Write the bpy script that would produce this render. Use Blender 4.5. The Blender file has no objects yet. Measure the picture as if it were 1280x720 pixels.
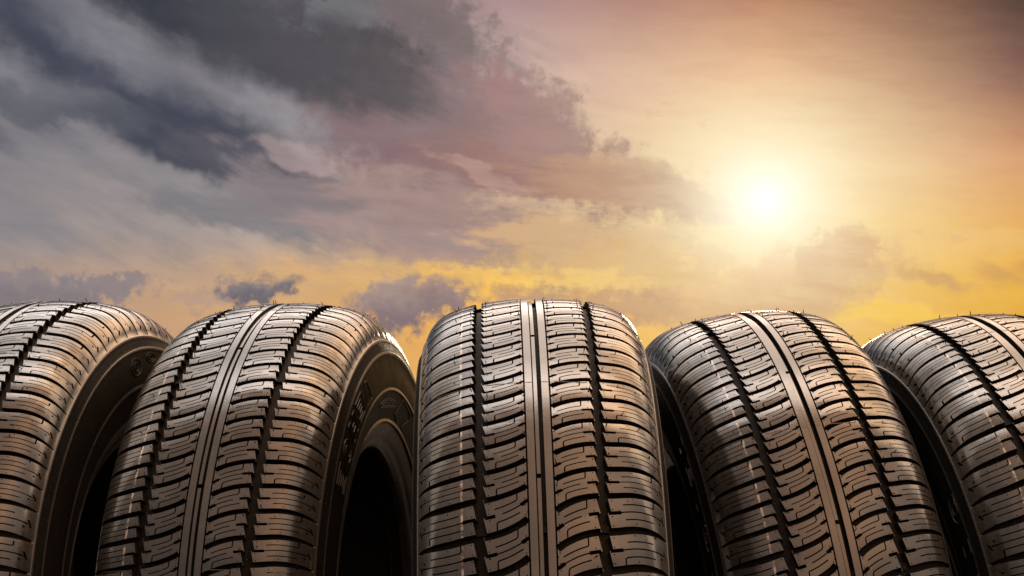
import bpy, math, random
import numpy as np
from mathutils import Vector, Matrix
from mathutils.geometry import delaunay_2d_cdt

random.seed(7)
rng = np.random.default_rng(11)
scene = bpy.context.scene
col = scene.collection
MM = 0.001
R = 322.6                     # crown radius of a tyre, mm

# ------------------------------------------------------------------ helpers
def lin(c):
    return tuple(((v / 255) / 12.92 if v / 255 <= 0.04045 else ((v / 255 + 0.055) / 1.055) ** 2.4) for v in c)

def tag(o, label=None, cat=None, group=None, kind=None):
    if label: o['label'] = label
    if cat: o['category'] = cat
    if group: o['group'] = group
    if kind: o['kind'] = kind

def make_mesh(name, verts, tris, mats, smooth=None, normals=None, matidx=None, uv=None):
    me = bpy.data.meshes.new(name)
    verts = np.asarray(verts, dtype=np.float32)
    tris = np.asarray(tris, dtype=np.int32)
    n = tris.shape[1]
    me.vertices.add(len(verts)); me.vertices.foreach_set('co', (verts * MM).ravel())
    me.loops.add(tris.size); me.loops.foreach_set('vertex_index', tris.ravel())
    me.polygons.add(len(tris))
    me.polygons.foreach_set('loop_start', np.arange(len(tris), dtype=np.int32) * n)
    me.polygons.foreach_set('loop_total', np.full(len(tris), n, dtype=np.int32))
    if smooth is None: smooth = np.ones(len(tris), dtype=bool)
    me.polygons.foreach_set('use_smooth', np.asarray(smooth, dtype=bool))
    if matidx is not None: me.polygons.foreach_set('material_index', np.asarray(matidx, dtype=np.int32))
    if uv is not None:
        lay = me.uv_layers.new(name='UVMap')
        lay.data.foreach_set('uv', np.asarray(uv, dtype=np.float32)[tris.ravel()].ravel())
    for m in mats: me.materials.append(m)
    me.update(calc_edges=True); me.validate()
    if normals is not None:
        me.normals_split_custom_set_from_vertices([tuple(v) for v in np.asarray(normals, dtype=float)])
    return me

def link(name, data, parent=None):
    o = bpy.data.objects.new(name, data); col.objects.link(o)
    if parent is not None: o.parent = parent
    return o

# ------------------------------------------------------------------ materials
class NT:
    """small helper for writing node maths"""
    def __init__(self, tree): self.t = tree; self.n = tree.nodes; self.l = tree.links
    def put(self, sock, v):
        if isinstance(v, bpy.types.NodeSocket): self.l.new(v, sock)
        else: sock.default_value = v
    def math(self, op, a, b=None, c=None, clamp=False):
        m = self.n.new('ShaderNodeMath'); m.operation = op; m.use_clamp = clamp
        self.put(m.inputs[0], a)
        if b is not None: self.put(m.inputs[1], b)
        if c is not None: self.put(m.inputs[2], c)
        return m.outputs[0]
    def add(self, a, b): return self.math('ADD', a, b)
    def sub(self, a, b): return self.math('SUBTRACT', a, b)
    def mul(self, a, b): return self.math('MULTIPLY', a, b)
    def mad(self, a, b, c): return self.math('MULTIPLY_ADD', a, b, c)
    def step(self, x, lo, hi, a=0.0, b=1.0, smooth=True):
        m = self.n.new('ShaderNodeMapRange'); m.interpolation_type = 'SMOOTHSTEP' if smooth else 'LINEAR'
        for k, v in zip(('Value', 'From Min', 'From Max', 'To Min', 'To Max'), (x, lo, hi, a, b)): self.put(m.inputs[k], v)
        return m.outputs[0]
    def mix(self, f, a, b, mode='MIX'):
        m = self.n.new('ShaderNodeMix'); m.data_type = 'RGBA'; m.blend_type = mode; m.clamp_factor = True
        self.put(m.inputs[0], f)
        for s, v in ((m.inputs[6], a), (m.inputs[7], b)):
            if isinstance(v, bpy.types.NodeSocket): self.l.new(v, s)
            else: s.default_value = (*v[:3], 1)
        return m.outputs[2]
    def noise(self, vec, scale, detail=4, rough=0.55, dist=0.0):
        m = self.n.new('ShaderNodeTexNoise'); self.l.new(vec, m.inputs['Vector'])
        m.inputs['Scale'].default_value = scale; m.inputs['Detail'].default_value = detail
        m.inputs['Roughness'].default_value = rough; m.inputs['Distortion'].default_value = dist
        return m
    def noise2(self, vec, scale, detail=4, rough=0.55, dist=0.0):
        m = self.noise(vec, scale, detail, rough, dist); m.noise_dimensions = '2D'; return m
    def comb(self, x, y, z=0.0):
        m = self.n.new('ShaderNodeCombineXYZ'); self.put(m.inputs[0], x); self.put(m.inputs[1], y); self.put(m.inputs[2], z)
        return m.outputs[0]
    def ramp(self, f, stops):
        m = self.n.new('ShaderNodeValToRGB'); self.l.new(f, m.inputs[0])
        e = m.color_ramp.elements
        while len(e) < len(stops): e.new(0.5)
        for el, (p, c) in zip(e, stops): el.position = p; el.color = (*c, 1)
        return m.outputs[0]

def rubber(name, base, rough, bump=0.25, lines=False, knurl=False, dust=0.5, spec=0.5, ior=1.52):
    m = bpy.data.materials.new(name); m.use_nodes = True
    t = NT(m.node_tree); b = m.node_tree.nodes['Principled BSDF']
    tc = t.n.new('ShaderNodeTexCoord'); ob = tc.outputs['Object']
    n1 = t.noise(ob, 9, 5, 0.6); n2 = t.noise(ob, 60, 5, 0.65); n3 = t.noise(ob, 900, 3, 0.6)
    c = t.mix(t.step(n1.outputs['Fac'], 0.35, 0.75), base, tuple(v * 1.45 for v in base))
    d = t.mul(t.step(n2.outputs['Fac'], 0.50, 0.72), dust)
    c = t.mix(d, c, (base[0] * 2.6, base[1] * 2.35, base[2] * 2.1))
    speck = t.mul(t.step(n3.outputs['Fac'], 0.66, 0.72), 0.5)
    c = t.mix(speck, c, (0.22, 0.19, 0.17))
    r = t.mad(n2.outputs['Fac'], 0.30, rough - 0.15)
    bh = t.mad(n3.outputs['Fac'], 0.6, t.mul(n2.outputs['Fac'], 0.7))
    if lines or knurl:
        uvn = t.n.new('ShaderNodeUVMap'); sep = t.n.new('ShaderNodeSeparateXYZ'); t.l.new(uvn.outputs[0], sep.inputs[0])
        s, ph = sep.outputs[0], sep.outputs[1]
    if lines:   # the faded paint line a tyre carries round its tread
        dl = t.math('ABSOLUTE', t.sub(s, -61.0 / 100))
        nl = t.noise(ob, 130, 3, 0.7)
        k = t.mul(t.step(dl, 0.012, 0.006), t.step(nl.outputs['Fac'], 0.40, 0.62))
        c = t.mix(t.mul(k, 0.65), c, (0.42, 0.37, 0.33))
    if knurl:   # fine slanted ribbing pressed into the rim of the sidewall
        w = t.math('SINE', t.add(t.mul(ph, 1500.0), t.mul(s, 260.0)))
        band = t.step(s, 2.60, 2.64)
        bh = t.add(bh, t.mul(t.mul(w, band), 0.9))
    bp = t.n.new('ShaderNodeBump'); bp.inputs['Strength'].default_value = bump; bp.inputs['Distance'].default_value = 0.0006
    t.l.new(bh, bp.inputs['Height']); t.l.new(bp.outputs[0], b.inputs['Normal'])
    t.l.new(c, b.inputs['Base Color']); t.l.new(r, b.inputs['Roughness'])
    b.inputs['IOR'].default_value = ior; b.inputs['Specular IOR Level'].default_value = spec
    return m

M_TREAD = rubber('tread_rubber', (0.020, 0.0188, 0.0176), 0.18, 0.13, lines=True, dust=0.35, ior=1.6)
M_GROOVE = rubber('groove_shade_rubber', (0.006, 0.0050, 0.0044), 0.65, 0.4, dust=0.2, spec=.06)  # darker copy of the tread rubber, groove shade put into the colour
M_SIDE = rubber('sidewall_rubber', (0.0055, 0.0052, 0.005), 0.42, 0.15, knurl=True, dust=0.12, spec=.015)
M_RIDGE = rubber('ridge_highlight_rubber', (0.020, 0.019, 0.018), 0.30, 0.1, dust=0.5, spec=.5)  # paler and glossier than the sidewall, ridge highlights put into the material
M_BEAD = rubber('bead_rubber', (0.009, 0.0085, 0.0085), 0.30, 0.12, dust=0.1, spec=.07)
M_MARK = rubber('raised_rubber', (0.010, 0.0095, 0.009), 0.36, 0.15, dust=0.3, spec=.12)
M_LINER = rubber('liner_rubber', (0.012, 0.011, 0.011), 0.5, 0.3, dust=0.2)

# ------------------------------------------------------------------ tread profile
PS = np.array([0, 20, 35, 47, 60, 72, 80, 86.6, 91.2, 94.2, 96.2])
PD = np.array([0, .55, 1.8, 3.5, 6.3, 10.2, 14.5, 20.2, 26.2, 32.2, 37.8])
PM = np.gradient(PD, PS); PM[0] = 0
def drop(s):
    a = np.clip(np.abs(np.asarray(s, float)), 0, 96.2)
    i = np.clip(np.searchsorted(PS, a) - 1, 0, len(PS) - 2)
    h = PS[i + 1] - PS[i]; q = (a - PS[i]) / h
    return ((2*q**3-3*q**2+1)*PD[i] + (q**3-2*q**2+q)*h*PM[i] + (-2*q**3+3*q**2)*PD[i+1] + (q**3-q**2)*h*PM[i+1])
def ddrop(s):
    return (drop(s + .05) - drop(s - .05)) / .1
def depth(s):
    return np.interp(np.abs(s), [0, 62, 80, 92, 97.6], [7.4, 7.2, 5.2, 2.5, 1.3])
def to3d(s, phi, d):
    """s across the tread, phi round the tyre (0 front, 90 top), d below the surface -> xyz about the hub"""
    g = ddrop(s); n = np.sqrt(1 + g * g); ns, nr = g / n * np.sign(1), 1 / n
    ss = s - ns * d; r = R - drop(s) - nr * d
    return np.stack([ss, -r * np.cos(phi), r * np.sin(phi)], 1)
def nrm3d(s, phi):
    g = ddrop(s); n = np.sqrt(1 + g * g)
    return np.stack([g / n, -np.cos(phi) / n, np.sin(phi) / n], 1)

# ------------------------------------------------------------------ one pitch of the tread pattern
P = 30.6
LS = [10.8, 16, 20, 25, 30, 36, 42, 47, 52, 58, 65, 70, 75, 80, 86, 91.5, 97.6]
LV = [-18.9, -22.8, -25.0, -27.4, -29.3, -31, -32, -32.3, -32.6, -33.3, -34.6, -35.3, -35.6, -35.6, -35.2, -34.6, -33.6]
def lat(s):
    return np.interp(s, LS, LV)

def line_poly(pts, w):
    """outline of a polyline (s, v) drawn with half widths w"""
    pts = np.array(pts, float); w = np.broadcast_to(np.array(w, float), (len(pts),))
    t = np.gradient(pts, axis=0); t /= np.linalg.norm(t, axis=1)[:, None]
    n = np.stack([-t[:, 1], t[:, 0]], 1)
    return np.concatenate([pts + n * w[:, None], (pts - n * w[:, None])[::-1]])

def follow(s0, s1, w, n=7):
    """points running along the lateral groove line, w mm below it"""
    ss = np.linspace(s0, s1, n)
    return [(s, lat(s) + w) for s in ss]

def build_pitch(kind):
    half = []          # voids of the right half; the left half is its point reflection
    hw = lambda s: np.interp(s, [10, 44, 52, 78, 90, 97.6], [2.9, 3.0, 3.25, 3.1, 2.2, .7])
    Ls = [s for s in LS if s <= 42] + [44]
    half.append(line_poly([(s, lat(s)) for s in Ls], [hw(s) for s in Ls]))
    Ls = [49.5] + [s for s in LS if s >= 52]; Ls[-1] = 97.0
    half.append(line_poly([(s, lat(s)) for s in Ls], [hw(s) for s in Ls]))
    t = 0.55
    # inner block
    j = 0.8 if kind else 0
    half.append(line_poly(follow(15 + 2 * j, 33.2, 9.6, 6) + [(34.0, lat(34) + 9.2), (34.2, lat(34.2) + 8.0), (34.2, lat(34.2) + 1.5)], t))
    half.append(line_poly(follow(10.0, 16, 15.2, 4) , 1.5))
    half.append(line_poly(follow(15.2, 30 if kind else 35, 15.2, 7), t))
    half.append(line_poly(follow(34.6 + j, 43.5, 15.3, 4), 1.5))
    half.append(line_poly(follow(36, 20.0, 21.0, 6) + [(19.0, lat(19) + 21.6), (18.7, lat(18.7) + 22.8), (18.7, lat(18.7) + 29.2)], t))
    # shoulder block
    if kind:
        half.append(line_poly(follow(62, 85.2, 9.0, 7) + [(86, lat(86) + 8.5), (86.2, lat(86.2) + 7.2), (86.2, lat(86.2) + 1.2)], t))
    else:
        half.append(line_poly(follow(64, 84, 9.4, 7), t))
    half.append(line_poly(follow(50.5, 60.5, 15.2, 4), 1.5))
    half.append(line_poly(follow(59.8, 90.5, 15.2, 9), t))
    half.append(line_poly(follow(85.5, 63.4, 21.6, 7) + ([(62.4, lat(62) + 22.2), (62.1, lat(62) + 23.4), (62.1, lat(62) + 29.4)] if not kind else []), t))
    # the small key-shaped mark at the shoulder
    half.append(line_poly([(89.5, lat(89.5) + 15.3), (92.6, lat(92) + 15.8)], .75))
    half.append(line_poly([(92.3, lat(92) + 11.6), (93.4, lat(92) + 15.8), (93.8, lat(92) + 18.4)], .55))
    half.append(line_poly([(90.2, lat(90) + 18.6), (90.6, lat(90) + 20.6)], .6))
    # pin holes at the block corners
    def dot(s, w, r=.62):
        half.append(np.array([(s + r * math.cos(a), lat(s) + w + r * math.sin(a)) for a in np.linspace(0, 2 * math.pi, 7)[:-1]]))
    for s, w in ((12.6, 4.6), (12.6, 12.6), (12.7, 18.2), (12.6, 26.4), (40.2, 4.4), (39.7, 12.6), (40.6, 18.4), (40.0, 26.6),
                 (53.6, 5.0), (53.8, 12.4), (53.4, 18.2), (54.0, 25.8), (70, 4.6), (72, 25.6)):
        dot(s, w)
    # the saw-toothed main groove
    tooth = []
    for i, (a, b) in enumerate(((0, 15.2), (15.2, 30.6))):
        tooth.append(((42.0, a - 0.0), (44.2, b - .02)))
    l = []; r_ = []
    for k in (-1, 0, 1):
        for a, b in ((0, 15.2), (15.2, 30.6)):
            v0, v1 = lat(43) + a + k * P, lat(43) + b + k * P
            l += [(41.2, v0 + .02), (44.5, v1 - .02)]
            v0, v1 = lat(51) + a + k * P, lat(51) + b + k * P
            r_ += [(50.0, v0 + .02), (53.0, v1 - .02)]
    main = np.array(l + r_[::-1])
    voids = []
    for q in half:
        voids.append(q); voids.append(np.stack([-q[:, 0], -32 - q[:, 1]], 1))
    mains = [main, np.stack([-main[:, 0], -32 - main[:, 1]], 1)]
    rects = [np.array([(-3.7, -9), (3.7, -9), (3.7, P + 9), (-3.7, P + 9)]),
             np.array([(9.5, -9), (10.85, -9), (10.85, P + 9), (9.5, P + 9)]),
             np.array([(-10.85, -9), (-9.5, -9), (-9.5, P + 9), (-10.85, P + 9)])]
    allv = []
    for q in voids:
        for k in range(-1, 4):
            z = q + np.array([0, k * P])
            if z[:, 1].max() > -1 and z[:, 1].min() < P + 1: allv.append(z)
    for q in mains:
        z = q + np.array([0, P]); allv.append(z)       # covers three pitches
        allv.append(q + np.array([0, P]) * 1)
    allv = [v for i, v in enumerate(allv)] + rects
    return allv

def in_poly(pts, poly):
    x, y = pts[:, 0], pts[:, 1]; c = np.zeros(len(pts), bool)
    a = poly; b = np.roll(poly, -1, 0)
    for (x0, y0), (x1, y1) in zip(a, b):
        if y0 == y1: continue
        c ^= ((y0 > y) != (y1 > y)) & (x < (x1 - x0) * (y - y0) / (y1 - y0) + x0)
    return c

EDGE = 96.2
def pitch_mesh(kind):
    voids = build_pitch(kind)
    vs, es = [], []
    def loop(p):
        k = len(vs); vs.extend(Vector((float(a), float(b))) for a, b in p)
        es.extend((k + i, k + (i + 1) % len(p)) for i in range(len(p)))
    # the border of the pitch, with the same points on both long sides
    sg = np.concatenate([np.arange(-92, 93, 4.0), [-EDGE, EDGE, -94.3, 94.3, -90, 90, -86, 86]]); sg = np.unique(np.sort(sg))
    bord = [(s, 0) for s in sg] + [(EDGE, v) for v in np.linspace(0, P, 7)[1:-1]] + [(s, P) for s in sg[::-1]] + [(-EDGE, v) for v in np.linspace(P, 0, 7)[1:-1]]
    loop(bord)
    seen = set()
    for v in voids:
        key = (round(float(v[0, 0]), 3), round(float(v[0, 1]), 3), len(v))
        if key in seen: continue
        seen.add(key); loop(v)
    gs = np.array([(s, v) for s in sg[1:-1] for v in np.linspace(0, P, 7)[1:-1]])
    bad = np.zeros(len(gs), bool)
    for v in voids: bad |= in_poly(gs, v)
    vs.extend(Vector((float(a), float(b))) for a, b in gs[~bad])
    # lines that keep the shoulder's curve
    for s in sg[1:-1]:
        if abs(s) >= 56:
            k = len(vs); vs.extend([Vector((float(s), 0)), Vector((float(s), P))]); es.append((k, k + 1))
    ov, oe, of, *_ = delaunay_2d_cdt(vs, es, [], 0, 1e-4, False)
    V = np.array([(v.x, v.y) for v in ov]); F = np.array([tuple(f) for f in of if len(f) == 3])
    C = V[F].mean(1)
    A = V[F]; area = np.abs((A[:,1,0]-A[:,0,0])*(A[:,2,1]-A[:,0,1])-(A[:,2,0]-A[:,0,0])*(A[:,1,1]-A[:,0,1]))
    keep = (C[:, 1] > 0) & (C[:, 1] < P) & (np.abs(C[:, 0]) < EDGE) & (area > 1e-7)
    for v in voids: keep &= ~in_poly(C, v)
    F = F[keep]
    A = V[F]; sgn = (A[:,1,0]-A[:,0,0])*(A[:,2,1]-A[:,0,1])-(A[:,2,0]-A[:,0,0])*(A[:,1,1]-A[:,0,1])
    F[sgn < 0] = F[sgn < 0][:, ::-1]
    used = np.unique(F); remap = -np.ones(len(V), int); remap[used] = np.arange(len(used))
    V = V[used]; F = remap[F]
    # border edges of the rubber become walls, except along the two seams to the next pitch
    E = {}
    for a, b, c in F:
        for p, q in ((a, b), (b, c), (c, a)): E[(p, q)] = 1
    W = [(p, q) for (p, q) in E if (q, p) not in E]
    W = [(p, q) for p, q in W if not ((V[p, 1] < 1e-3 and V[q, 1] < 1e-3) or (V[p, 1] > P - 1e-3 and V[q, 1] > P - 1e-3))]
    return V, F, np.array(W)

UNITS = [pitch_mesh(0), pitch_mesh(1)]
SEQ = 'S' * 17 + 'L' * 6 + 'S' * 9 + 'L' * 5 + 'S' * 12 + 'L' * 7 + 'S' * 10 + 'L' * 6 + 'S' * 7
LEN = np.array([4.15 if c == 'S' else 5.4 for c in SEQ]); LEN = LEN * 360 / LEN.sum()
START = np.radians(100 - np.concatenate([[0], np.cumsum(LEN)]))     # phi falls as v grows

def build_tread():
    VS, FS, NS, SM, MI, UV = [], [], [], [], [], []
    off = 0
    def put(v, f, n, mi, uv, sm=True):
        nonlocal off
        VS.append(v); FS.append(np.asarray(f) + off); NS.append(n); SM.append(np.full(len(f), sm)); MI.append(np.full(len(f), mi)); UV.append(uv)
        off += len(v)
    for k in range(len(SEQ)):
        V, F, W = UNITS[(k * 7 // 3) % 2]
        phi = START[k] + (START[k + 1] - START[k]) * V[:, 1] / P
        s = V[:, 0]
        uv = np.stack([s / 100, phi], 1)
        # every block is a little domed and sits at its own slight angle
        lt = np.where(s > 0, lat(np.abs(s)), -32 - lat(np.abs(s)))
        w = ((V[:, 1] - lt) / P) % 1.0
        half_ = (w > .5).astype(int); row = np.digitize(s, [-46, -10, 10, 46])
        jig = rng.normal(0, .022, (5, 2, 2)); jig[2] *= .2
        dome = np.where(np.abs(s) > 10.5, .085 * (2 * w - 1), 0)
        nn0 = nrm3d(s, phi)
        tang = np.stack([np.zeros_like(phi), -np.sin(phi), -np.cos(phi)], 1)        # towards growing v
        nn0 = nn0 + tang * (dome + jig[row, half_, 0])[:, None] + np.array([1., 0, 0]) * jig[row, half_, 1][:, None]
        nn0 /= np.linalg.norm(nn0, axis=1)[:, None]
        put(to3d(s, phi, 0), F[:, ::-1], nn0, 0, uv)
        # walls: own vertices, flat normals, with a narrow rounded lip at the top
        p, q = W[:, 0], W[:, 1]
        a, b = to3d(s[p], phi[p], 0), to3d(s[q], phi[q], 0)
        c, d = to3d(s[q], phi[q], depth(s[q]) + .25), to3d(s[p], phi[p], depth(s[p]) + .25)
        n = np.cross(nrm3d(s[p], phi[p]), b - a); n /= np.linalg.norm(n, axis=1)[:, None] + 1e-12
        m = len(p)
        up = nrm3d(s[p], phi[p])
        lip = .5
        a2, b2 = to3d(s[p], phi[p], lip), to3d(s[q], phi[q], lip)
        top = (n + 1.0 * up); top /= np.linalg.norm(top, axis=1)[:, None]
        v = np.concatenate([a, b, b2, a2, c, d]); i = np.arange(m)
        f = np.concatenate([np.stack([i, i + m, i + 2*m], 1), np.stack([i, i + 2*m, i + 3*m], 1),
                            np.stack([i + 3*m, i + 2*m, i + 4*m], 1), np.stack([i + 3*m, i + 4*m, i + 5*m], 1)])
        nn = np.concatenate([top, top, n, n, n, n])
        uvw = np.stack([np.concatenate([s[p], s[q], s[q], s[p], s[q], s[p]]) / 100, np.concatenate([phi[p], phi[q], phi[q], phi[p], phi[q], phi[p]])], 1)
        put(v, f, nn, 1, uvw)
    # the floor of the grooves
    sg = np.concatenate([np.arange(-92, 93, 4.0), [-EDGE, EDGE, -94.3, 94.3]]); sg.sort()
    ph = np.radians(np.arange(0, 360, .5))
    S, H = np.meshgrid(sg, ph); s, h = S.ravel(), H.ravel()
    dd = depth(s)
    wave = (.55 * np.sin(h * 128) * np.sign(s) + .25 * np.sin(h * 61 + s)) * (np.abs(s) > 38) * (np.abs(s) < 58)
    v = to3d(s, h, dd + wave)
    n1, n2 = len(sg), len(ph)
    i, j = np.meshgrid(np.arange(n1 - 1), np.arange(n2)); i, j = i.ravel(), j.ravel(); j2 = (j + 1) % n2
    q0, q1, q2, q3 = j * n1 + i, j * n1 + i + 1, j2 * n1 + i + 1, j2 * n1 + i
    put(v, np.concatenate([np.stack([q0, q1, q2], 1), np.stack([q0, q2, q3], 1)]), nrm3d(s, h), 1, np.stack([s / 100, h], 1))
    # narrow ridge lying in the central groove, and wear bars across the wide grooves
    def bar(s0, s1, h0, h1, d, mi=1):
        hh = np.linspace(h0, h1, max(2, int(abs(h1 - h0) / .03)))
        m = len(hh); vv = []
        for s_, dp in ((s0, 7.7), (s0, d), (s1, d), (s1, 7.7)): vv.append(to3d(np.full(m, s_), hh, np.full(m, dp)))
        nr = nrm3d(np.full(m, (s0 + s1) / 2), hh); L = np.tile([-1., 0, 0], (m, 1))
        vv = [vv[0], vv[1], vv[1], vv[2], vv[2], vv[3]]; nn = [L, L, nr, nr, -L, -L]
        i = np.arange(m - 1); f = []
        for a in (0, 2, 4):
            p0, p1 = a * m + i, (a + 1) * m + i
            f += [np.stack([p0, p1 + 1, p0 + 1], 1), np.stack([p0, p1, p1 + 1], 1)]
        ends = [[0, m, 3 * m], [0, 3 * m, 5 * m], [m - 1, 4 * m - 1, 2 * m - 1], [m - 1, 6 * m - 1, 4 * m - 1]]
        f.append(np.array(ends))
        put(np.concatenate(vv), np.concatenate(f), np.concatenate(nn), mi, np.zeros((6 * m, 2)))
    for k in range(12):
        h0 = k * math.pi / 6 + .05
        bar(-2.7, .2, h0, h0 + math.pi / 6 - .012, 2.6, 0)
    for k in range(6):
        h0 = k * math.pi / 3 + .42
        bar(-3.75, 3.75, h0, h0 + .016, 4.0); bar(43, 51.6, h0, h0 + .02, 4.3); bar(-51.6, -43, h0, h0 + .02, 4.3)
    # moulding flash: thin seams across the tread
    for k in range(6):
        h0 = k * math.pi / 3 + .8605
        ss = np.concatenate([np.linspace(-9.5, -3.7, 5), np.linspace(3.7, 9.5, 5)])
        for a, b in ((-9.5, -3.7), (3.7, 9.5), (14, 40), (-40, -14), (56, 84), (-84, -56)):
            ss = np.linspace(a, b, 9); m = len(ss)
            hh = h0 + .0006 * rng.standard_normal(m); v = np.concatenate([to3d(ss, hh - .0009, np.zeros(m) + .05), to3d(ss, hh, np.zeros(m) - .3 - .2 * rng.random(m)), to3d(ss, hh + .0009, np.zeros(m) + .05)])
            i = np.arange(m - 1); f = []
            for t in (0, 1):
                p0 = t * m + i; f += [np.stack([p0, p0 + m + 1, p0 + m], 1), np.stack([p0, p0 + 1, p0 + m + 1], 1)]
            n = np.tile(nrm3d(ss, hh), (3, 1)); put(v, np.concatenate(f), n, 0, np.zeros((3 * m, 2)))
    # little moulding hairs left on the blocks
    def hair(s, h, ln, r=.5, tilt=(0, 0)):
        base = to3d(np.array([s]), np.array([h]), np.array([.3]))[0]; n = nrm3d(np.array([s]), np.array([h]))[0]
        t1 = np.array([1., 0, 0]); t1 -= n * (t1 @ n); t1 /= np.linalg.norm(t1); t2 = np.cross(n, t1)
        tip = n * ln + t1 * tilt[0] * ln + t2 * tilt[1] * ln
        v = []; nn = []
        for lvl, rr in ((0, r), (.6, r * .8), (1, r * .35)):
            for a in range(5):
                dr = t1 * math.cos(a * 1.2566) + t2 * math.sin(a * 1.2566)
                v.append(base + tip * lvl + n * .25 * ln * (lvl - lvl * lvl) + dr * rr); nn.append(dr)
        f = []
        for l in (0, 1):
            for a in range(5):
                b = (a + 1) % 5; f += [(l*5+a, l*5+b, l*5+5+b), (l*5+a, l*5+5+b, l*5+5+a)]
        f += [(10, 11, 12), (10, 12, 13), (10, 13, 14)]
        put(np.array(v), np.array(f), np.array(nn), 1, np.zeros((15, 2)))
    for k in range(len(SEQ)):
        for s, pr in ((-53.5, .9), (-40.5, .9), (-12, .7), (12, .8), (40.5, .95), (53.5, .95), (66, .6), (-66, .6), (79, .4), (-79, .35)):
            if rng.random() < pr:
                h = START[k] - math.radians(LEN[k]) * rng.random()
                hair(s + rng.normal(0, .5), h, float(rng.choice([.7, 1.0, 1.6, 2.6, 4.2], p=[.2, .24, .24, .2, .12])), r=.5, tilt=(rng.normal(0, .35), rng.normal(0, .35)))
    V, F, N = np.concatenate(VS), np.concatenate(FS), np.concatenate(NS)
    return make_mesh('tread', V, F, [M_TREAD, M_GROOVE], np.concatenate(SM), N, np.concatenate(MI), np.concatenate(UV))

def lathe(name, prof, mat, n=288, mirror=False, shiny=()):
    """prof: list of (s, r) in mm, ordered from the tread down to the bead"""
    prof = np.array(prof, float)
    if mirror: prof = prof * np.array([-1, 1])
    ph = np.linspace(0, 2 * math.pi, n, endpoint=False); m = len(prof)
    v = np.concatenate([np.stack([np.full(n, s), -r * np.cos(ph), r * np.sin(ph)], 1) for s, r in prof])
    uv = np.concatenate([np.stack([np.full(n, r / 100), ph], 1) for s, r in prof])
    i, j = np.meshgrid(np.arange(m - 1), np.arange(n)); i, j = i.ravel(), j.ravel(); j2 = (j + 1) % n
    q = np.stack([i * n + j, i * n + j2, (i + 1) * n + j2, (i + 1) * n + j], 1)
    if not mirror: q = q[:, ::-1]
    rm = (prof[i, 1] + prof[i + 1, 1]) / 2
    mi = np.zeros(len(i), int)
    for lo, hi in shiny: mi[(rm > lo) & (rm < hi)] = 1
    me = make_mesh(name, v, q[:, ::-1], [mat, M_RIDGE], uv=uv, matidx=mi)
    me.set_sharp_from_angle(angle=math.radians(38))
    return me

def arc_pts(pts, k=5):
    """Catmull-Rom through the profile points"""
    p = np.array(pts, float); out = []
    for i in range(len(p) - 1):
        p0, p1, p2, p3 = p[max(i-1, 0)], p[i], p[i+1], p[min(i+2, len(p)-1)]
        for t in np.linspace(0, 1, k, endpoint=False):
            out.append(.5*((2*p1)+(-p0+p2)*t+(2*p0-5*p1+4*p2-p3)*t*t+(-p0+3*p1-3*p2+p3)*t**3))
    out.append(p[-1]); return [tuple(x) for x in out]

SIDE = [(95.4, 288.6), (96.8, 288.0), (98.0, 287.2), (98.6, 286.2), (98.5, 285.0), (98.9, 283.6)] + arc_pts([(99.2, 282.5), (100.4, 279.5), (101.5, 276.6)], 3) + \
       [(102.4, 275.6), (103.0, 274.4), (102.8, 273.2), (101.6, 272.2)] + arc_pts([(101.7, 270.5), (103.0, 262), (104.1, 252), (104.2, 244), (103.9, 241)], 4) + \
       [(104.4, 239.6), (104.9, 238.4), (104.6, 237.0), (103.2, 236.0)] + arc_pts([(102.9, 234.5), (101.4, 227), (99.2, 217), (97.0, 209.0)], 4) + \
       [(97.5, 207.6), (97.6, 206.5), (96.8, 205.6), (94.9, 205.0)]
BEAD = [(95.0, 205.2)] + arc_pts([(94.6, 204.4), (92.6, 199), (90.4, 194), (88.0, 190.0), (86.6, 186.4), (85.0, 183.2), (82.6, 181.2), (79.5, 180.6), (72, 180.4), (66, 180.2), (63.4, 181.6), (63.0, 185)], 5)
LINER = arc_pts([(63.0, 184.8), (68, 194), (77, 208), (86, 228), (90, 246), (88, 264), (80, 280), (64, 294), (40, 302), (0, 304.5),
                 (-40, 302), (-64, 294), (-80, 280), (-88, 264), (-90, 246), (-86, 228), (-77, 208), (-68, 194), (-63.0, 184.8)], 4)
SIDE = [(a - 1.4, b - 2.2) for a, b in SIDE]; BEAD = [(a - 1.4, b - 2.2) for a, b in BEAD]
LINER = [(a * .98, b - 2.2) for a, b in LINER]
PS_S = np.array([p[0] for p in SIDE]); PS_R = np.array([p[1] for p in SIDE])
def side_s(r):
    o = np.argsort(PS_R); return np.interp(r, PS_R[o], PS_S[o])

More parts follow.
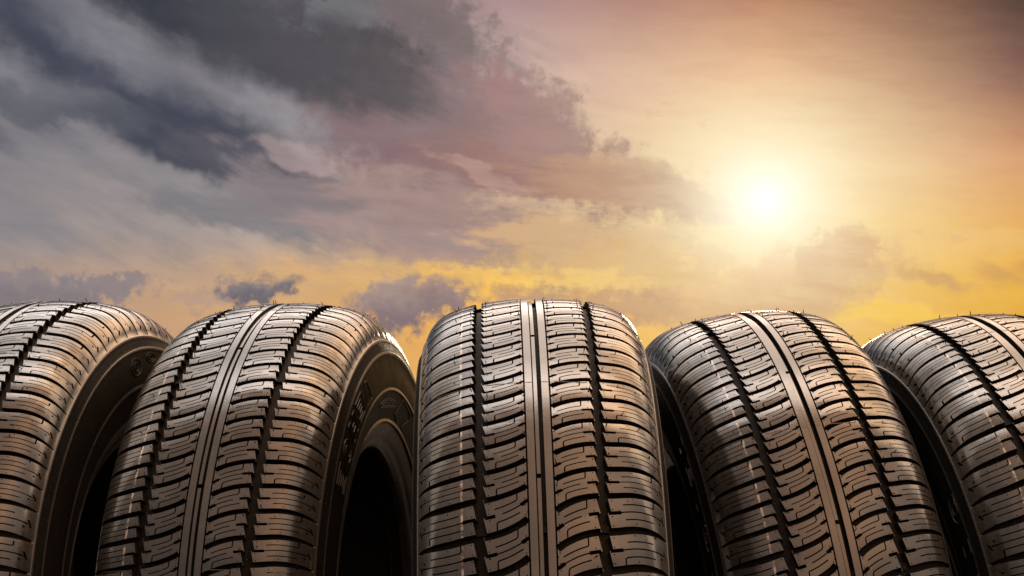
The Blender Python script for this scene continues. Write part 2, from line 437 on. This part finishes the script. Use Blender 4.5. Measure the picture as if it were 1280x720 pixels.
def ridge(name, polys, mirror=False, w=.9, h=1.0):
    """raised lines on a sidewall: polys are closed or open lists of (phi degrees, r, ) points"""
    VS, FS = [], []; off = 0
    for pts, closed in polys:
        p = np.array(pts, float)
        if closed: p = np.vstack([p, p[:1]])
        q = []
        for a, b in zip(p[:-1], p[1:]):
            n = max(2, int(max(abs(b[0] - a[0]) / 1.2, abs(b[1] - a[1]) / 3)) + 1)
            q += [a + (b - a) * t for t in np.linspace(0, 1, n, endpoint=False)]
        if not closed: q.append(p[-1])
        q = np.array(q); m = len(q)
        d2 = np.stack([np.radians(q[:, 0]) * q[:, 1], q[:, 1]], 1)
        t = (np.roll(d2, -1, 0) - np.roll(d2, 1, 0)) if closed else np.gradient(d2, axis=0)
        t /= np.linalg.norm(t, axis=1)[:, None] + 1e-9
        nn = np.stack([-t[:, 1], t[:, 0]], 1)
        rings = []
        for ww, hh in ((w, -.4), (w * .55, h), (-w * .55, h), (-w, -.4)):
            r = q[:, 1] + nn[:, 1] * ww; ph = np.radians(q[:, 0]) + nn[:, 0] * ww / q[:, 1]
            s = side_s(r) + hh
            rings.append(np.stack([s, -r * np.cos(ph), r * np.sin(ph)], 1))
        v = np.concatenate(rings); i = np.arange(m if closed else m - 1); i2 = (i + 1) % m
        for a in range(3):
            FS.append(np.stack([a*m+i, a*m+i2, (a+1)*m+i2, (a+1)*m+i], 1) + off)
        VS.append(v); off += len(v)
    v, f = np.concatenate(VS), np.concatenate(FS)
    if mirror: v = v * np.array([-1, 1, 1])
    me = make_mesh(name, v, f, [M_MARK], smooth=np.zeros(len(f), bool))
    return me

def ellipse(ph, r, a, b, n=20):
    return ([(ph + a * math.cos(t), r + b * math.sin(t)) for t in np.linspace(0, 2 * math.pi, n, endpoint=False)], True)

# outlined letters whose reading is lost in the photograph: hollow strokes only
def hollow_letters(ph0, step, r0, r1, shapes):
    out = []; w = step * .72
    for k, sh in enumerate(shapes):
        for pts, c in sh:
            out.append(([(ph0 - k * step - x * w, r0 + (r1 - r0) * y) for x, y in pts], c))
    return out
G_A = [([(0, 0), (.36, 1), (.64, 1), (1, 0), (.74, 0), (.5, .62), (.26, 0)], True)]
G_E = [([(0, 0), (0, 1), (1, 1), (1, .8), (.3, .8), (.3, .6), (.85, .6), (.85, .4), (.3, .4), (.3, .2), (1, .2), (1, 0)], True)]
G_H = [([(0, 0), (0, 1), (.3, 1), (.3, .62), (.7, .62), (.7, 1), (1, 1), (1, 0), (.7, 0), (.7, .4), (.3, .4), (.3, 0)], True)]
G_O = [([(.5 + .5 * math.cos(t), .5 + .5 * math.sin(t)) for t in np.linspace(0, 6.283, 16, endpoint=False)], True), ([(.5 + .2 * math.cos(t), .5 + .28 * math.sin(t)) for t in np.linspace(0, 6.283, 12, endpoint=False)], True)]
G_I = [([(.3, 0), (.3, 1), (.7, 1), (.7, 0)], True)]

# ------------------------------------------------------------------ the tyres
TREAD = build_tread()
RIDGES = [(282.6, 287), (270.2, 273.6), (234.6, 237.6), (203.2, 206.2)]
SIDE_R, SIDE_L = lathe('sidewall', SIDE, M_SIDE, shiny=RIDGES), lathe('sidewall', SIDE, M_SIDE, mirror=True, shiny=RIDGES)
BEAD_R, BEAD_L = lathe('bead', BEAD, M_BEAD, shiny=[(178.3, 180.6)]), lathe('bead', BEAD, M_BEAD, mirror=True, shiny=[(178.3, 180.6)])
LIN = lathe('inner_liner', LINER, M_LINER)

POSE = [(-447.7978, 1863.8772, 0.1798, -0.0414), (-213.6696, 1844.9338, 0.1545, -0.0254), (30.7806, 1690.0857, -0.0027, -0.0429), (267.6557, 1846.0109, -0.0943, -0.1361), (485.2999, 1842.7634, -0.1151, -0.1328)]
SPIN = [-66, 34, 0, 8, -21]             # degrees each tyre is turned about its axle
LABELS = ['black tyre at the far left, cut off by the left edge',
          'black tyre turned left, its right sidewall with emblem and dark hole in view',
          'middle tyre facing straight ahead, standing foremost and overlapping both neighbours',
          'brown lit tyre leaning left below the bright sun, beside the straight middle tyre',
          'brown lit tyre at the far right, cut off by the right edge']

def make_tyre():
    root = link('car_tyre', None)
    hub = (0, 0, R * MM)
    parts = {}
    for nm, me in (('tread', TREAD), ('sidewall', SIDE_R), ('sidewall', SIDE_L), ('bead', BEAD_R), ('bead', BEAD_L), ('inner_liner', LIN)):
        o = link(nm, me, root); o.location = hub; parts.setdefault(nm, []).append(o)
    return root, parts

proto = None
tyres = []
for i, (tx, ty, yaw, lean) in enumerate(POSE):
    if proto is None:
        root, parts = make_tyre(); proto = (root, parts)
    else:
        src, sp = proto
        root = src.copy(); col.objects.link(root); parts = {}
        for nm, obs in sp.items():
            for o in obs:
                c = o.copy(); col.objects.link(c); c.parent = root; parts.setdefault(nm, []).append(c)
    rot = Matrix.Rotation(-yaw, 4, 'Z') @ Matrix.Rotation(lean, 4, 'Y')
    hubw = Vector((tx * MM, ty * MM, R * MM))
    root.location = hubw + rot @ Vector((0, 0, -R * MM))
    root.rotation_euler = rot.to_euler()
    tag(root, LABELS[i], 'tyre', 'row of car tyres standing side by side')
    parts['tread'][0].rotation_euler = (math.radians(SPIN[i]), 0, 0)
    tyres.append((root, parts))

def mark(ti, side, name, polys, **kw):
    sw = tyres[ti][1]['sidewall'][0 if side > 0 else 1]
    o = link(name, ridge(name, polys, mirror=side < 0, **kw), sw)
    return o
# right sidewall of the second tyre
mark(1, 1, 'raised_lettering', hollow_letters(69, 7.2, 244, 264, [G_A, G_E, G_H, G_O, G_E]), w=.6, h=.8)
mark(1, 1, 'emblem', [ellipse(89, 222.5, 9.5, 4.2, 26), ellipse(89, 222.5, 7.6, 2.6, 22), ([(83, 222), (86, 223.6), (89, 221.6), (92, 223.6), (95, 222)], False)], w=.8)
mark(1, 1, 'arrow_mark', [([(104, 233), (113, 231), (115, 226), (110, 210)], False), ([(104, 232), (100, 214), (104, 210)], False)], w=.7)
# right sidewall of the first tyre
mark(0, 1, 'raised_lettering', hollow_letters(82, 7.5, 248, 265, [G_O]) + hollow_letters(91, 7, 258, 268, [G_O]), w=.7)
mark(0, 1, 'small_lettering', [([(58 - k * 1.6, 230), (58 - k * 1.6, 234)], False) for k in range(7)], w=.5, h=.7)
# left sidewalls of the fourth and fifth tyres
mark(3, -1, 'raised_lettering', hollow_letters(54, 7.5, 258, 270, [G_I, G_E, G_I, G_O, G_I]), w=.8)
mark(4, -1, 'raised_lettering', hollow_letters(39, 8.5, 256, 271, [G_O, G_I, G_H, G_O]), w=.9)

# ------------------------------------------------------------------ ground
def ground_mesh():
    ts = [0, .5, 1, 1.5, 2, 3, 4, 6, 10, 20, 60, 200, 1000, 6000]
    xs = np.array(sorted({-t for t in ts} | set(ts)), float)
    X, Y = np.meshgrid(xs, xs); n = len(xs)
    v = np.stack([X.ravel(), Y.ravel() + 1.8, np.zeros(n * n)], 1) / MM
    i, j = np.meshgrid(np.arange(n - 1), np.arange(n - 1)); i, j = i.ravel(), j.ravel()
    return np.array(v), np.stack([j*n+i, j*n+i+1, (j+1)*n+i+1, (j+1)*n+i], 1)
M_GR = bpy.data.materials.new('asphalt'); M_GR.use_nodes = True
t = NT(M_GR.node_tree); b = M_GR.node_tree.nodes['Principled BSDF']
tc = t.n.new('ShaderNodeTexCoord')
n1 = t.noise(tc.outputs['Object'], 1.5, 6, .6); n2 = t.noise(tc.outputs['Object'], 220, 3, .6)
c = t.mix(n1.outputs['Fac'], (.030, .028, .027), (.055, .052, .049)); c = t.mix(t.step(n2.outputs['Fac'], .5, .75), c, (.09, .085, .08))
t.l.new(c, b.inputs['Base Color']); b.inputs['Roughness'].default_value = .85
bp = t.n.new('ShaderNodeBump'); bp.inputs['Strength'].default_value = .5; bp.inputs['Distance'].default_value = .003
t.l.new(n2.outputs['Fac'], bp.inputs['Height']); t.l.new(bp.outputs[0], b.inputs['Normal'])
gv, gf = ground_mesh()
ground = link('ground', make_mesh('ground', gv, gf, [M_GR])); tag(ground, 'dark asphalt ground under the tyres', 'ground', kind='structure')

# ------------------------------------------------------------------ camera
FPX = 2300.99; PITCH = 0.06043; ROLL = 0.01521
cam_d = bpy.data.cameras.new('camera'); cam = link('camera', cam_d)
cam_d.sensor_width = 36; cam_d.lens = FPX * 36 / 1280; cam_d.clip_start = .05; cam_d.clip_end = 20000
cam.matrix_world = Matrix.Translation((0, 0, 0.5527)) @ (Matrix.Rotation(math.pi / 2 + PITCH, 4, 'X') @ Matrix.Rotation(ROLL, 4, 'Z'))
scene.camera = cam

def az_el(x, y):
    """direction of a point of the sky, degrees"""
    u, v = x - 640, y - 360
    u, v = u * math.cos(ROLL) + v * math.sin(ROLL), v * math.cos(ROLL) - u * math.sin(ROLL)
    return math.degrees(math.atan(u / FPX)), math.degrees(PITCH + math.atan(-v / FPX))

# ------------------------------------------------------------------ sun and sky
SUN_AZ, SUN_EL = az_el(958, 252)
sun_d = bpy.data.lights.new('sun', 'SUN'); sun = link('sun', sun_d)
sun_d.energy = 0.12; sun_d.angle = math.radians(3); sun_d.color = (1, .78, .52)
a, e = math.radians(SUN_AZ), math.radians(SUN_EL)
sdir = Vector((math.sin(a) * math.cos(e), math.cos(a) * math.cos(e), math.sin(e)))
sun.rotation_euler = sdir.to_track_quat('Z', 'Y').to_euler(); sun.location = sdir * 30

world = bpy.data.worlds.new('World'); scene.world = world; world.use_nodes = True
t = NT(world.node_tree); bg = world.node_tree.nodes['Background']
tc = t.n.new('ShaderNodeTexCoord'); sep = t.n.new('ShaderNodeSeparateXYZ'); t.l.new(tc.outputs['Generated'], sep.inputs[0])
dx, dy, dz = sep.outputs
AZ = t.mul(t.math('ARCTAN2', dx, dy), 180 / math.pi)
EL = t.mul(t.math('ARCSINE', dz), 180 / math.pi)
# warped coordinates for ragged clouds
base_v = t.comb(AZ, EL)
def vmath(op, a, b=None, c=None):
    m = t.n.new('ShaderNodeVectorMath'); m.operation = op
    for k, v in enumerate((a, b, c)):
        if v is None: continue
        if isinstance(v, bpy.types.NodeSocket): t.l.new(v, m.inputs[k])
        else: m.inputs[k].default_value = v
    return m.outputs[1] if op == 'LENGTH' else m.outputs[0]
def mapping(v, loc=(0, 0), ang=0.0, sc=(1, 1), kind='TEXTURE'):
    m = t.n.new('ShaderNodeMapping'); m.vector_type = kind; t.l.new(v, m.inputs[0])
    m.inputs[1].default_value = (*loc, 0); m.inputs[2].default_value = (0, 0, math.radians(ang)); m.inputs[3].default_value = (*sc, 1)
    return m.outputs[0]
wn = t.noise2(base_v, .42, 4, .55).outputs['Color']; wn2 = t.noise2(base_v, 2.0, 4, .6).outputs['Color']
def warp(k1, k2):
    v = vmath('MULTIPLY_ADD', wn, (k1, k1 * .7, 0), base_v)
    v = vmath('MULTIPLY_ADD', wn2, (k2, k2 * .8, 0), v)
    return vmath('ADD', v, (-.5 * (k1 + k2), -.5 * (k1 * .7 + k2 * .8), 0))
WSOFT = warp(2.0, .30); WPUFF = warp(1.0, 1.2)
F_STREAK = t.noise2(mapping(base_v, ang=-26, sc=(4.2, 1.0)), 1.0, 8, .6).outputs['Fac']
F_PUFF = t.noise2(base_v, 1.3, 9, .62, .15).outputs['Fac']
F_FLAT = t.noise2(mapping(base_v, (7, 3), -4, (2.6, .6)), 1.0, 8, .62).outputs['Fac']

# clear sky: five columns of colour from the top of the view to the horizon
cols = {0: [(104, 102, 110), (124, 122, 127), (134, 131, 134), (152, 143, 142), (164, 144, 137), (174, 145, 130)],
        320: [(140, 138, 146), (160, 158, 162), (182, 168, 166), (186, 168, 156), (204, 168, 134), (212, 166, 118)],
        640: [(172, 140, 142), (208, 180, 172), (206, 168, 152), (226, 182, 132), (252, 194, 84), (242, 178, 84)],
        960: [(180, 118, 92), (230, 174, 134), (250, 222, 170), (252, 220, 138), (246, 202, 108), (242, 192, 92)],
        1280: [(72, 52, 52), (132, 90, 82), (214, 154, 112), (234, 176, 86), (234, 176, 66), (228, 168, 54)]}
ys = [0, 100, 200, 300, 350, 400]
e_top, e_bot = az_el(640, 0)[1], az_el(640, 400)[1]
fel = t.step(EL, e_top, e_bot, smooth=False)
base = None
for x, cc in cols.items():
    r = t.ramp(fel, [((e_top - az_el(640, y)[1]) / (e_top - e_bot), lin(q)) for y, q in zip(ys, cc)])
    if base is None: base = r; px = x
    else:
        base = t.mix(t.step(AZ, az_el(px, 0)[0], az_el(x, 0)[0], smooth=False), base, r); px = x
skyc = base
# the glow round the sun
sx, sy = t.sub(AZ, SUN_AZ), t.sub(EL, SUN_EL)
rs = t.math('SQRT', t.add(t.mul(sx, sx), t.mul(t.mul(sy, sy), 1.25)))
glow = lambda w, p=1.0: t.math('POWER', 2.718, t.mul(t.math('POWER', t.mul(rs, 1 / w), p), -1))
skyc = t.mix(t.mul(glow(3.4, 1.5), .5), skyc, lin((255, 232, 180)))

CLOUDS = []
OUTER = [(-420, 60, 420, 120, 16, (92, 92, 102), .9), (-300, 230, 420, 70, 10, (138, 134, 138), .8), (-700, 300, 420, 60, 4, (150, 132, 130), .8),
         (-250, 365, 220, 30, 2, (140, 126, 128), .85), (1860, 120, 420, 90, -8, (120, 88, 84), .8), (1700, 280, 380, 50, -4, (206, 150, 98), .8), (1500, 360, 260, 34, 2, (196, 146, 92), .8)]
def C(x, y, hl, hw, ang, colr, op=1.0, amp=.6, lo=-.1, hi=.5, W=0, F=0, colr2=None):
    CLOUDS.append((x, y, hl, hw, ang, colr, op, amp, lo, hi, W, F, colr2))
S_, P_, L_ = 0, 1, 2
def paint(skyc, sel, uneven):
    k = math.degrees(1 / FPX)
    for (x, y, hl, hw, ang, colr, op, amp, lo, hi, W, F, colr2) in sel:
        v = mapping((WSOFT, WPUFF)[W], az_el(x, y), -ang, (hl * k, hw * k))
        q = t.math('MULTIPLY_ADD', vmath('LENGTH', v), -1.0, t.mad((F_STREAK, F_PUFF, F_FLAT)[F], amp * 2, 1 - amp))
        d = t.step(q, lo, hi, 0.0, op)
        c = lin(colr)
        if colr2:                                   # colr at the top of the cloud, colr2 at its base
            sp = t.n.new('ShaderNodeSeparateXYZ'); t.l.new(v, sp.inputs[0])
            c = t.mix(t.step(sp.outputs[1], -.6, .6), lin(colr2), lin(colr))
        skyc = t.mix(d, skyc, c)
    mod = t.mad(t.sub(F_FLAT, .5), uneven, 1.0)
    skyc = t.mix(1.0, skyc, t.comb(mod, mod, mod), 'MULTIPLY')
    skyc = t.mix(t.mul(glow(3.4, 1.15), t.step(F_FLAT, .36, .6, .62, .92)), skyc, lin((255, 236, 184)))
    return t.mix(glow(1.5, 1.2), skyc, (1.25, 1.19, 1.06))
# the high grey bank and its dark streaks
C(170, 130, 470, 190, 14, (122, 120, 127), .75, .5, -.3, .9)
C(400, 66, 340, 150, 16, (90, 88, 93), .97, .4, -.1, .7)
C(215, 20, 200, 62, 22, (48, 53, 64), .95, .35, -.1, .8)
C(300, 66, 130, 44, 26, (66, 66, 74), .8, .4, -.2, .9)
C(435, 92, 170, 84, 14, (78, 75, 79), .95, .45, -.1, .7)
C(425, 22, 70, 30, 0, (118, 118, 122), .7, .9, F=P_, W=P_)
C(545, 26, 95, 52, 24, (120, 106, 108), .85, .8, F=P_, W=P_)
C(30, 48, 170, 60, 36, (66, 71, 85), .94, .35, -.1, .8)
C(215, 165, 260, 66, 24, (64, 69, 83), .97, .3, -.05, .65)
C(70, 138, 130, 30, 4, (88, 90, 100), .75, .5)
C(330, 220, 150, 38, 20, (90, 88, 98), .9, .5)
C(230, 230, 140, 26, 16, (142, 138, 140), .7, .7)
C(300, 270, 140, 32, 10, (126, 124, 128), .85, .7)
C(430, 262, 200, 42, 10, (140, 128, 131), .85, .7)
C(350, 138, 140, 36, 24, (172, 169, 174), .5, .4, -.3, .9)
C(130, 72, 140, 34, 28, (142, 140, 148), .5, .35, -.3, .95)
C(45, 112, 100, 24, 12, (142, 140, 147), .4, .4, -.3, .95)
C(400, 200, 120, 18, 10, (194, 170, 168), .45, .8)
# the mauve cloud
C(570, 185, 220, 130, 24, (136, 117, 122), .95, .5, F=P_, W=P_, colr2=(134, 108, 112))
C(690, 220, 200, 70, 14, (154, 116, 112), .95, .55, F=P_, W=P_)
C(650, 140, 105, 58, 30, (160, 124, 124), .92, .7, F=P_, W=P_)
C(540, 130, 90, 60, 20, (136, 116, 120), .7, .7, F=P_, W=S_)
C(780, 222, 110, 34, 8, (194, 148, 122), .85, .6, F=L_)
C(765, 250, 140, 18, 9, (176, 128, 106), .9, .5, F=L_)
C(600, 272, 230, 50, 8, (164, 138, 132), .85, .7, F=L_)
C(560, 312, 210, 32, 9, (162, 138, 136), .75, .7, F=L_)
C(740, 302, 180, 34, 6, (214, 172, 126), .8, .8, F=L_, W=P_)
C(790, 345, 190, 42, 4, (216, 174, 118), .8, .8, F=P_, W=P_)
C(840, 388, 200, 30, 3, (190, 144, 112), .85, .6, F=L_, W=P_)
C(600, 214, 90, 13, 14, (204, 170, 158), .35, .9, F=L_)
C(455, 92, 130, 62, 16, (82, 79, 83), .85, .5, -.1, .6)
C(330, 60, 200, 60, 22, (80, 79, 86), .6, .5, -.1, .7)
# small dark clouds near the horizon
C(30, 366, 120, 30, 4, (140, 130, 134), .85, .8, F=P_, W=P_, colr2=(122, 116, 124))
C(130, 360, 66, 18, -4, (136, 127, 132), .8, .8, F=P_, W=P_)
C(318, 362, 54, 20, -6, (132, 124, 128), .95, .5, F=P_, W=P_, colr2=(104, 102, 112))
C(245, 376, 44, 14, 0, (176, 150, 138), .6, .8, F=P_, W=P_)
C(505, 380, 74, 42, -8, (166, 144, 138), .96, .5, -.08, .4, F=P_, W=P_, colr2=(126, 110, 118))
C(562, 360, 54, 26, -4, (178, 148, 132), .9, .6, -.08, .45, F=P_, W=P_, colr2=(146, 124, 124))
C(655, 364, 56, 15, 0, (178, 142, 118), .8, .7, F=P_, W=P_)
# clouds under the sun
C(800, 272, 120, 14, 6, (255, 220, 156), .35, 1.0, -.2, .8, F=L_, W=P_)
C(780, 236, 150, 34, 10, (176, 130, 112), .8, .7, -.1, .5, F=L_, W=P_)
C(700, 262, 110, 14, 8, (246, 206, 156), .35, 1.0, -.2, .8, F=L_, W=P_)
C(590, 346, 100, 18, 4, (255, 198, 84), .6, 1.0, -.2, .8, F=L_, W=P_)
C(710, 350, 120, 18, 3, (255, 212, 114), .55, 1.0, -.2, .8, F=L_, W=P_)
C(380, 345, 120, 18, 2, (228, 178, 118), .5, 1.0, -.2, .8, F=L_)
C(1080, 395, 150, 14, 2, (248, 198, 70), .8, .6, F=L_)
C(985, 362, 170, 60, -16, (230, 182, 124), .92, .5, F=P_, W=P_, colr2=(206, 158, 112))
C(1050, 322, 66, 42, -25, (212, 162, 112), .95, .5, -.05, .35, F=P_, W=P_)
C(1165, 350, 66, 15, 3, (198, 150, 94), .7, .6, F=L_)
C(1200, 300, 160, 16, 2, (236, 190, 116), .5, .8, F=L_)
C(1240, 375, 140, 18, 2, (232, 178, 66), .6, .7, F=L_)
for x, y in ((836, 128), (816, 146), (884, 157), (1154, 296), (1194, 298), (1264, 110), (1256, 92)):
    C(x, y, 16, 4, -6, (214, 168, 128) if x < 1240 else (128, 90, 84), .3, .6, F=P_, W=P_)

for o_ in OUTER: C(*o_)
clear = skyc
sky_left = paint(clear, [c for c in CLOUDS if c[0] - c[2] * 1.4 < 690], .26)
sky_right = paint(clear, [c for c in CLOUDS if c[0] + c[2] * 1.4 > 590], .08)

# the rest of the dome: unseen, brightness added to light the tyres, dimmer behind
nish = t.n.new('ShaderNodeTexSky'); nish.sky_type = 'NISHITA'; nish.sun_disc = False
nish.sun_elevation = math.radians(SUN_EL); nish.sun_rotation = math.radians(SUN_AZ)
nsky = t.mix(1.0, nish.outputs[0], (.05, .05, .05), 'MULTIPLY')
def across(stops, k):
    """colour of the dome from the left (dx = -1) to the right (dx = 1)"""
    r = t.ramp(t.step(dx, -1, 1, smooth=False), [((p + 1) / 2, tuple(v / k for v in c)) for p, c in stops])
    return t.mix(1.0, r, (k, k, k), 'MULTIPLY')
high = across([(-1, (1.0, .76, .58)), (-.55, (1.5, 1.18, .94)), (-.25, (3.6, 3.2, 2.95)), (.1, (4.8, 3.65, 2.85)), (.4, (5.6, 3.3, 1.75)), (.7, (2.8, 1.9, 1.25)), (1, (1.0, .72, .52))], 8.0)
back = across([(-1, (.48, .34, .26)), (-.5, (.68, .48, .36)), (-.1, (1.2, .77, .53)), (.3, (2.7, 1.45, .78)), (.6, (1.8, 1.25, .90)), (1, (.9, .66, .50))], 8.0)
glint_band = t.mad(t.mul(t.step(dy, -.02, .03), t.step(dy, .36, .18)), 1.3, 1.0)        # brighter band added overhead for glints on the treads
high = t.mix(1.0, high, t.comb(glint_band, glint_band, glint_band), 'MULTIPLY')
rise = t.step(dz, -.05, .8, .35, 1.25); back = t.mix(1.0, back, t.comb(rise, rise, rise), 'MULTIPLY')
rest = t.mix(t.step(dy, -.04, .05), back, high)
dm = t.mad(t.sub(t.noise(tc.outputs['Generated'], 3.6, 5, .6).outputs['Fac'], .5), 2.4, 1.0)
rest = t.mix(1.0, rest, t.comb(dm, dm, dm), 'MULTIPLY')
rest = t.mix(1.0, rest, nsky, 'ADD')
far = t.step(t.math('ABSOLUTE', AZ), 28, 75, 1.0, .22)
low = t.mix(1.0, t.mix(1.0, clear, t.comb(far, far, far), 'MULTIPLY'), nsky, 'ADD')
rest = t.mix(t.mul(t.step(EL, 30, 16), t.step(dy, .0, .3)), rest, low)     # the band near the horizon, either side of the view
def background(c):
    b = t.n.new('ShaderNodeBackground'); t.l.new(c, b.inputs['Color']); b.inputs['Strength'].default_value = 1.0; return b.outputs[0]
def mixsh(f, a, b):
    m = t.n.new('ShaderNodeMixShader'); t.l.new(f, m.inputs[0]); t.l.new(a, m.inputs[1]); t.l.new(b, m.inputs[2]); return m.outputs[0]
front_sky = mixsh(t.step(AZ, az_el(590, 0)[0], az_el(690, 0)[0]), background(sky_left), background(sky_right))
inview = t.mul(t.mul(t.step(EL, 18, 13.5), t.step(EL, -3, -1)), t.step(t.math('ABSOLUTE', AZ), 58, 30))
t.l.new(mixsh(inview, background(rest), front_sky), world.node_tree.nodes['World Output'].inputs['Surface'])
world.node_tree.nodes.remove(bg)

# ------------------------------------------------------------------ render settings
scene.render.engine = 'CYCLES'
scene.view_settings.view_transform = 'Standard'; scene.view_settings.look = 'None'
scene.view_settings.exposure = 0; scene.view_settings.gamma = 1
scene.cycles.use_denoising = True
scene.cycles.max_bounces = 6; scene.cycles.diffuse_bounces = 3; scene.cycles.glossy_bounces = 4
scene.cycles.sample_clamp_indirect = 4
